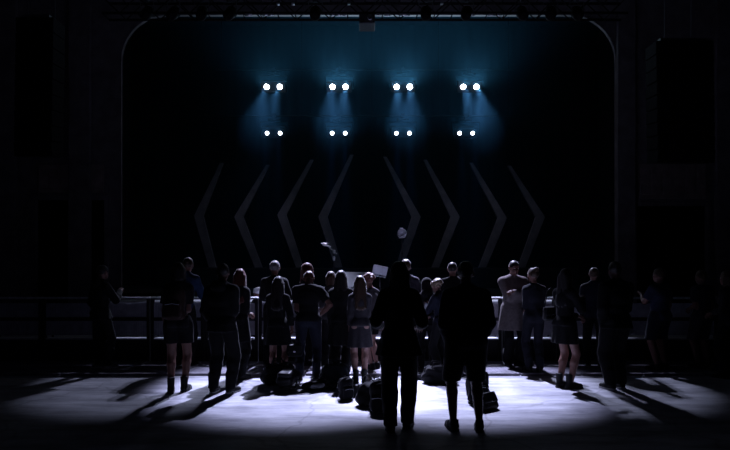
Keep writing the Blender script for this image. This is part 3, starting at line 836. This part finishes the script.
I['silver'] = person('silver-haired man leaning both arms on the barrier, left of centre', 274, 369, 263, 0, False, 'short', grey, 'skin', dict(kind='long', col=char, hem=.88),
   dict(kind='trousers', col=dk), ('rail', 'rail'), 8, (0, 0, 0), H=1.70, d=10.1)
I['dress'] = person('short woman in a black dress with long dark hair in front of the silver-haired man', 278, 381, 277, 4, True, 'longer', blackh, 'skin', dict(kind='dress', col=dk, hem=.62, g=.016, flare=.06),
   None, ('belly', 'bag'), 0, (6, 0, 0), 1.04, .09, (0, .05), 'boot')
I['profile'] = person('woman in profile with reddish hair at the barrier behind the broad man', 304, 368, 265, 70, True, 'long', red, 'skin_pale', dict(kind='jacket', col=char, hem=.88),
   dict(kind='trousers', col=dk), ('rail', 'belly'), 4, (0, 10, 0), H=1.66, d=10.15)
I['broad'] = person('broad man in a dark tshirt with a hand on his hip, head bowed', 308, 379, 279, 0, False, 'short', red, 'skin', dict(kind='tshirt', col=(.025, .025, .032), hem=.90, g=.022),
   dict(kind='trousers', col=jean, g=.014), ('belly', 'hips'), 6, (48, 0, 0), 1.14, .13, (0, .03), H=1.62)
I['peek'] = person('woman with a bright-edged head half hidden left of the long-haired woman', 331, 368, 271, 0, True, 'bob', brown, 'skin', dict(kind='long', col=(.20, .20, .22), hem=.88),
   dict(kind='trousers', col=dk), ('rail', 'rail'), 6, (0, -10, 0), d=9.75)
I['longhair'] = person('woman with long straight dark hair and a dark coat in the middle of the row', 341, 378, 271, 0, True, 'longer', blackh, 'skin', dict(kind='coat', col=char, hem=.55, g=.018, flare=.05),
   dict(kind='trousers', col=dk), ('down', 'belly'), 0, (0, 0, 0), 1.04, .07)
I['bare'] = person('woman in a grey knee-length dress with reddish bare legs right of the long-haired woman', 360, 382, 276, -4, True, 'longer', brown, 'skin_pale', dict(kind='dress', col=(.13, .12, .14), hem=.58, g=.014, flare=.04),
   None, ('down', 'belly'), 0, (5, 5, 0), 1.0, .075, (0, .05), 'boot')
I['pink'] = person('woman with bright reddish hair turned to her neighbour, left of the tall coat', 373, 371, 276, -50, True, 'curly', red, 'skin_pale', dict(kind='tshirt', col=(.22, .20, .22), hem=.88),
   dict(kind='shorts', col=dk, hem=.62), ('belly', 'rail'), 6, (18, -20, 0), 1.0, .08)
I['behind'] = person('man with a pale-edged shoulder half hidden right of the tall coat', 406, 369, 263, 0, False, 'short', brown, 'skin', dict(kind='long', col=(.16, .15, .20), hem=.88),
   dict(kind='trousers', col=dk), ('rail', 'rail'), 5, (0, 10, 0), H=1.72, d=10.15)
I['hood'] = person('small figure in a dark hood at the barrier between the two nearest silhouettes', 427, 369, 279, 0, True, 'hood', dk, 'skin', dict(kind='hoodie', col=dk, hem=.84),
   dict(kind='trousers', col=dk), ('rail', 'rail'), 4, (0, -5, 0), d=9.75)
I['curly'] = person('woman with bright curly hair looking down beside the hooded figure', 441, 370, 276, -40, True, 'curly', blond, 'skin_pale', dict(kind='jacket', col=navy, hem=.86),
   dict(kind='trousers', col=dk), ('phone', 'belly'), 5, (25, -15, 0), d=9.35)
I['sliver'] = person('man with a lit left cheek hidden behind the near man in shorts', 453, 369, 266, 0, False, 'buzz', blackh, 'skin', dict(kind='long', col=dk, hem=.88),
   dict(kind='trousers', col=dk), ('rail', 'rail'), 5, (0, -10, 0), H=1.68, d=10.1)
I['pale'] = person('man in a pale loose shirt with folded arms at the barrier, right of centre', 513, 369, 264, 168, False, 'buzz', blackh, 'skin', dict(kind='long', col=(.50, .42, .42), hem=.60, g=.03, flare=.06),
   dict(kind='trousers', col=dk), ('cross', 'cross'), 0, (8, 0, 0), 1.10, .10, d=10.05)
I['bunw'] = person('woman with pinned-up hair and a fitted navy top beside the pale shirt', 534, 374, 271, -6, True, 'bun', brown, 'skin', dict(kind='long', col=(.04, .042, .065), hem=.86, g=.010),
   dict(kind='trousers', col=(.03, .032, .05), g=.012), ('belly', 'belly'), 0, (4, 25, 0), 1.12, .09, (.02, -.02))
I['legs'] = person('woman in a short dark dress with bare reddish legs and long dark hair, turned right', 565, 388, 269, 62, True, 'longer', blackh, 'skin', dict(kind='dress', col=dk, hem=.66, g=.020, flare=.03),
   None, ('belly', 'phone'), 0, (5, 10, 0), 1.08, .08, (0, .05), 'boot')
I['edge'] = person('man with a thin lit edge down his left side at the barrier on the right', 594, 369, 272, 20, False, 'short', brown, 'skin', dict(kind='jacket', col=navy, hem=.86),
   dict(kind='trousers', col=dk), ('down', 'rail'), 0, (0, 10, 0), 1.05, d=10.1)
I['big'] = person('big tall man in black with a pale-edged shoe, right side of the crowd', 616, 389, 262, -14, False, 'short', blackh, 'skin_dark', dict(kind='jacket', col=dk, hem=.84, g=.026),
   dict(kind='trousers', col=dk, g=.03), ('pocket', 'belly'), 0, (5, -10, 0), 1.15, .10, (0, .05), sole='sole')
I['bluedim'] = person('dimly seen person in a blue shirt and shorts, far right, holding a tiny light', 660, 372, 271, -30, False, 'short', brown, 'skin', dict(kind='tshirt', col=(.08, .10, .22), hem=.86, g=.03),
   dict(kind='shorts', col=navy, hem=.52, g=.03), ('phone', 'down'), 0, (0, 0, 0), 1.1)
I['dimr'] = person('dim figure in a dark top and pale shorts near the right edge', 702, 370, 273, -20, False, 'short', brown, 'skin', dict(kind='tshirt', col=(.05, .06, .12), hem=.86, g=.03),
   dict(kind='shorts', col=(.10, .10, .13), hem=.50, g=.03), ('belly', 'down'), 0, (0, 0, 0))
I['rightmost'] = person('rightmost dim figure cut by the edge of the photo', 728, 378, 271, -30, True, 'bob', brown, 'skin', dict(kind='jacket', col=(.05, .05, .07), hem=.86),
   dict(kind='trousers', col=dk), ('belly', 'belly'), 0, (0, 0, 0))
I['lone'] = person('lone dark figure at far left with lit trainers and one raised hand', 101, 371, 268, 35, False, 'short', blackh, 'skin', dict(kind='hoodie', col=dk, hem=.84),
   dict(kind='trousers', col=(.03, .03, .04), g=.012), ('pocket', 'phone'), 0, (5, 10, 0), 1.02, .12, (.0, .05), shoe_col=(.45, .45, .47), sole='sole')
# seated guard in the pit, only the white cap shows above the rail
gd = 11.45
I['guard'] = person('seated person in a white cap just behind the barrier, left of the silver-haired man', 256, 380, 287, 90, False, 'cap', (2.5, 2.5, 2.5), 'skin', dict(kind='jacket', col=dk, hem=.86),
   dict(kind='trousers', col=dk), ('belly', 'belly'), 0, (12, 0, 0), H=1.70, d=gd, hipz=.47, group='people working at the stage')
gx = X(256, gd)
st = empty('stool', (gx, gd + .03, 0)); tag(st, 'low black stool under the seated person in the white cap', 'stool')
B().lathe([(.17, .315), (.18, .33), (.18, .345), (.165, .36)], 20).build('seat', M['black'], st, True)
for a in range(4): B().tube([(.10 * math.cos(a * 1.57 + .78), .10 * math.sin(a * 1.57 + .78), .32), (.16 * math.cos(a * 1.57 + .78), .16 * math.sin(a * 1.57 + .78), 0)], .012).build('leg', M['dsteel'], st)

# ------------------------------------------------------------------ bags
def blob(name, prims, m, parent, k=.03, h=.011, wr=.006, floor=True):
    def clip(G, F):
        x, y, z = G[..., 0], G[..., 1], G[..., 2]
        F = F + wr * np.sin(24 * x + 5 * np.sin(17 * y + 9 * z)) + wr * .7 * np.sin(31 * z + 12 * y + 3)
        return np.maximum(F, -z) if floor else F
    V, Q = surface(prims, h, k, clip)
    return mesh_from(name, [(V, Q, 0)], [m], parent)
def backpack(loc, rz, label, col, sc=1.0, standing=True, pitchx=0.0, floor=True):
    r = empty('backpack', loc, rz); r.scale = (sc,) * 3; r.rotation_euler = (pitchx, 0, rz); tag(r, label, 'backpack')
    f = fabric(col)
    blob('body', [rb((0, 0, .21), (.145, .085, .21), .07), el((0, -.02, .33), (.13, .09, .11))], f, r, floor=floor)
    blob('pocket', [rb((0, -.10, .14), (.11, .045, .11), .035)], f, r, wr=.003, floor=floor)
    for s_ in (-1, 1): B().tube([(s_ * .07, .07, .39), (s_ * .085, .14, .34), (s_ * .095, .17, .22), (s_ * .095, .13, .08), (s_ * .10, .07, .04)], .014, 8).build('strap', f, r, True)
    B().tube([(-.03, .05, .41), (-.02, .05, .45), (.02, .05, .45), (.03, .05, .41)], .008).build('handle', f, r, True)
    B().tube([(-.09, -.145, .21), (0, -.15, .225), (.09, -.145, .21)], .004, 6).build('zip', M['steel'], r)
    return r
def handbag(loc, rz, label, col, top_pt=None, sc=1.0, tilt=0.0):
    r = empty('handbag', loc, rz); r.rotation_euler = (tilt, 0, rz); r.scale = (sc,) * 3; tag(r, label, 'handbag')
    f = fabric(col, .5)
    blob('body', [rb((0, 0, .10), (.13, .05, .10), .035)], f, r, wr=.003)
    blob('flap', [rb((0, -.045, .135), (.122, .015, .062), .012)], f, r, wr=.002)
    B().box(-.02, .02, -.068, -.058, .075, .10).build('clasp', M['chrome'], r, bevel=.003)
    hgt_ = (top_pt or .42)
    B().tube([(-.115, 0, .18), (-.07, 0, .18 + (hgt_ - .18) * .8), (0, 0, hgt_), (.07, 0, .18 + (hgt_ - .18) * .8), (.115, 0, .18)], .007, 8).build('strap', f, r, True)
    return r
def tote(loc, rz, label, col, sc=1.0):
    r = empty('tote_bag', loc, rz); r.scale = (sc,) * 3; tag(r, label, 'bag')
    f = fabric(col)
    blob('body', [rb((0, 0, .13), (.19, .11, .13), .06), el((.10, -.03, .20), (.10, .09, .09)), el((-.12, .02, .10), (.12, .12, .10))], f, r, wr=.008)
    for y in (-.07, .07): B().tube([(-.10, y, .24), (-.07, y * 1.1, .33), (.03, y * 1.3, .34), (.09, y, .25)], .008, 8).build('handle', f, r, True)
    return r
def jacket_heap(loc, rz, label, col, col2, sc=1.0):
    r = empty('jacket', loc, rz); r.scale = (sc,) * 3; tag(r, label, 'jacket')
    blob('cloth', [el((0, 0, .05), (.22, .15, .085)), el((.13, .06, .08), (.12, .10, .09)), el((-.14, -.05, .06), (.12, .09, .08)), rc((.1, -.1, .03), (.3, -.14, .03), .045, .04)], fabric(col), r, wr=.014)
    blob('lining', [el((-.02, -.12, .06), (.12, .06, .05)), rc((-.1, -.10, .06), (.08, -.14, .09), .03, .03)], fabric(col2), r, wr=.01)
    return r
# on the backs and shoulders of people
a = I['pack']; p = a['pt']((0, -.27, 1.0))
backpack(p, a['rz'], 'brownish backpack worn by the woman in dark shorts on the left', (.10, .055, .045), .95, floor=False)
a = I['dress']; h = a['hand'][1]
handbag((h.x + .02, h.y, h.z - .40 * .9), .2, 'small dark handbag hanging from the hand of the woman in a black dress', (.02, .02, .025), .40, .9)
a = I['legs']; p = a['pt']((-.22, -.05, .98))
handbag((p.x, p.y, p.z), a['rz'] + 1.4, 'black shoulder bag at the hip of the bare-legged woman on the right', (.015, .015, .018), .48, .95)
def at(px, fy): d_ = depth(fy); return (X(px, d_), d_, 0)
tote(at(279, 384), .2, 'large black tote bag at the feet of the woman in a black dress', (.02, .02, .024), 1.05)
backpack(at(283, 393), -.3, 'black backpack lying flat on the lit floor in front of the tote', (.015, .015, .018), .8, pitchx=-1.35).location.z = .13
jacket_heap(at(316, 389), .3, 'dropped dark jacket with pale patches by the broad man', (.02, .02, .022), (.75, .75, .8), .75)
tote(at(336, 384), -.2, 'dark bag with a dull blue pocket between the jacket and the long-haired woman', (.03, .04, .05), 1.0)
backpack(at(346, 399), .5, 'small round dark backpack alone on the lit floor in the middle', (.015, .015, .02), .62)
tote(at(373, 404), .9, 'black bag in the heap just left of the nearest long coat', (.014, .014, .016), 1.0)
backpack(at(380, 412), -.2, 'black backpack leaning by the legs of the nearest long coat', (.012, .012, .015), .8)
tote(at(437, 383), .1, 'dark bag on the floor between the two nearest figures', (.02, .02, .024), .9)
jacket_heap(at(424, 379), -.4, 'dark jacket bundle left of the bag between the two nearest figures', (.02, .02, .024), (.06, .06, .07), .7)
backpack(at(478, 402), .25, 'black backpack standing behind the right leg of the man in shorts', (.012, .012, .015), .9)
handbag(at(491, 410), .7, 'slouched dark bag tipped against the backpack by the man in shorts', (.015, .015, .018), .30, 1.0, -.5)

# phone held by the dim figure on the right
h = I['bluedim']['hand'][0]
ph = empty('phone', (h.x, h.y, h.z - .03), I['bluedim']['rz']); tag(ph, 'tiny lit phone in the hand of the dim blue-shirted person', 'phone')
B().box(-.036, .036, -.005, .005, 0, .145).build('case', M['black'], ph, bevel=.004)
B().box(-.006, .006, .0051, .007, .12, .132).build('lamp', M['screen'], ph)

# ------------------------------------------------------------------ things on the stage
sd = 12.7
def stand_base(r, hgt):
    B().tube([(0, 0, .1), (0, 0, hgt)], .014, 8).build('pole', M['dsteel'], r, True)
    for a_ in range(3):
        t = a_ * 2.094 + .4; B().tube([(0, 0, .22), (.26 * math.cos(t), .26 * math.sin(t), .012)], .010, 6).build('leg', M['dsteel'], r)
w = empty('monitor_wedge', (X(355, sd), sd, ST_H)); tag(w, 'pale slanted monitor box on the stage behind the middle heads', 'monitor')
wz = Z(272, sd) - ST_H; ww = 13 * sd / F_PX
prof = [(-.02, 0), (.62, 0), (.62, wz * .8), (.50, wz), (.0, wz * .42)]
vs = [(-ww, y, z) for y, z in prof] + [(ww, y, z) for y, z in prof]
B().add(vs, [(0, 1, 2, 3, 4), (9, 8, 7, 6, 5)] + [(i, i + 5, (i + 1) % 5 + 5, (i + 1) % 5) for i in range(5)]).build('cabinet', M['pale'], w, bevel=.012)
al = math.atan2(wz * .58, .5); B().box(-ww + .03, ww - .03, .02, math.hypot(.5, wz * .58) - .02, .0, .01, Matrix.Translation((0, 0, wz * .42)) @ Matrix.Rotation(al, 4, 'X')).build('grille', M['pale'], w)
s2 = empty('music_stand', (X(380, sd), sd + .1, ST_H)); tag(s2, 'pale tilted desk of a stand on the stage, just left of the tall coat', 'stand')
stand_base(s2, Z(275, sd) - ST_H)
zc = Z(270.5, sd) - ST_H
Rm = Matrix.Translation((0, -.03, zc)) @ Matrix.Rotation(math.radians(12), 4, 'Y') @ Matrix.Rotation(math.radians(35), 4, 'X')
B().box(-.15, .15, -.008, .008, -.12, .12, Rm).build('desk', M['pale'], s2, bevel=.004)
B().box(-.15, .15, -.06, .0, -.125, -.105, Rm).build('ledge', M['pale'], s2, bevel=.003)
s3 = empty('microphone_stand', (X(334, 13.2), 13.2, ST_H)); tag(s3, 'microphone on a boom stand with bright metal joints, left of the stage middle', 'microphone stand')
stand_base(s3, Z(252, 13.2) - ST_H)
z1 = Z(251, 13.2) - ST_H; z2 = Z(245.5, 13.2) - ST_H
B().tube([(.06, 0, z1 - .06), (-.16, 0, z2)], .010, 8).build('boom', M['steel'], s3, True)
B().lathe([(.02, -.03), (.03, -.01), (.03, .03), (.02, .04)], 12, Matrix.Translation((0, 0, z1 - .02))).build('joint', M['clampm'], s3, True)
B().lathe([(.018, -.06), (.03, -.02), (.03, .02), (.015, .04)], 12, Matrix.Translation((.0, 0, Z(258, 13.2) - ST_H))).build('joint', M['clampm'], s3, True)
B().lathe([(.018, -.12), (.024, -.02), (.036, .0), (.04, .03), (.032, .06), (.01, .075)], 14, Matrix.Translation((-.18, 0, z2 + .01)) @ Matrix.Rotation(-1.2, 4, 'Y')).build('microphone', M['clampm'], s3, True)
B().box(-.28, -.10, -.03, .03, z2 + .04, z2 + .055).build('clip', M['clampm'], s3, bevel=.004)
s4 = empty('stand_lamp', (X(402, 13.2), 13.2, ST_H)); tag(s4, 'small round unlit lamp head on a tall stand, right of the stage middle', 'lamp')
zl = Z(233.5, 13.2) - ST_H
stand_base(s4, zl - .08)
B().lathe([(.03, -.12), (.09, -.07), (.10, .04), (.085, .05), (.07, .03)], 20, Matrix.Translation((0, 0, zl)) @ Matrix.Rotation(math.radians(65), 4, 'X')).build('lamp_head', M['pale'], s4, True)
B().box(-.05, .02, -.02, .02, zl + .10, zl + .125).build('knob', M['clampm'], s4, bevel=.004)
B().tube([(-.11, 0, zl - .02), (-.09, 0, zl - .1), (.09, 0, zl - .1), (.11, 0, zl - .02)], .008).build('yoke', M['dsteel'], s4)

# ------------------------------------------------------------------ world, camera
wd = bpy.data.worlds.new('World'); SC.world = wd; wd.use_nodes = True
bg = wd.node_tree.nodes['Background']; bg.inputs['Color'].default_value = (.25, .28, 1.0, 1); bg.inputs['Strength'].default_value = .0055
cam = bpy.data.cameras.new('Camera'); co = bpy.data.objects.new('Camera', cam); COL.objects.link(co)
co.location = (0, 0, CAM_H); co.rotation_euler = (math.pi / 2, 0, 0)
cam.sensor_width = 36; cam.lens = 36 * F_PX / 730; cam.shift_y = (HOR - 225) / 730
cam.clip_end = 100
SC.camera = co
SC.view_settings.view_transform = 'Standard'; SC.view_settings.look = 'None'
SC.view_settings.exposure = 0; SC.view_settings.gamma = 1; SC.view_settings.use_curve_mapping = False
SC.cycles.volume_bounces = 0; SC.cycles.max_bounces = 6
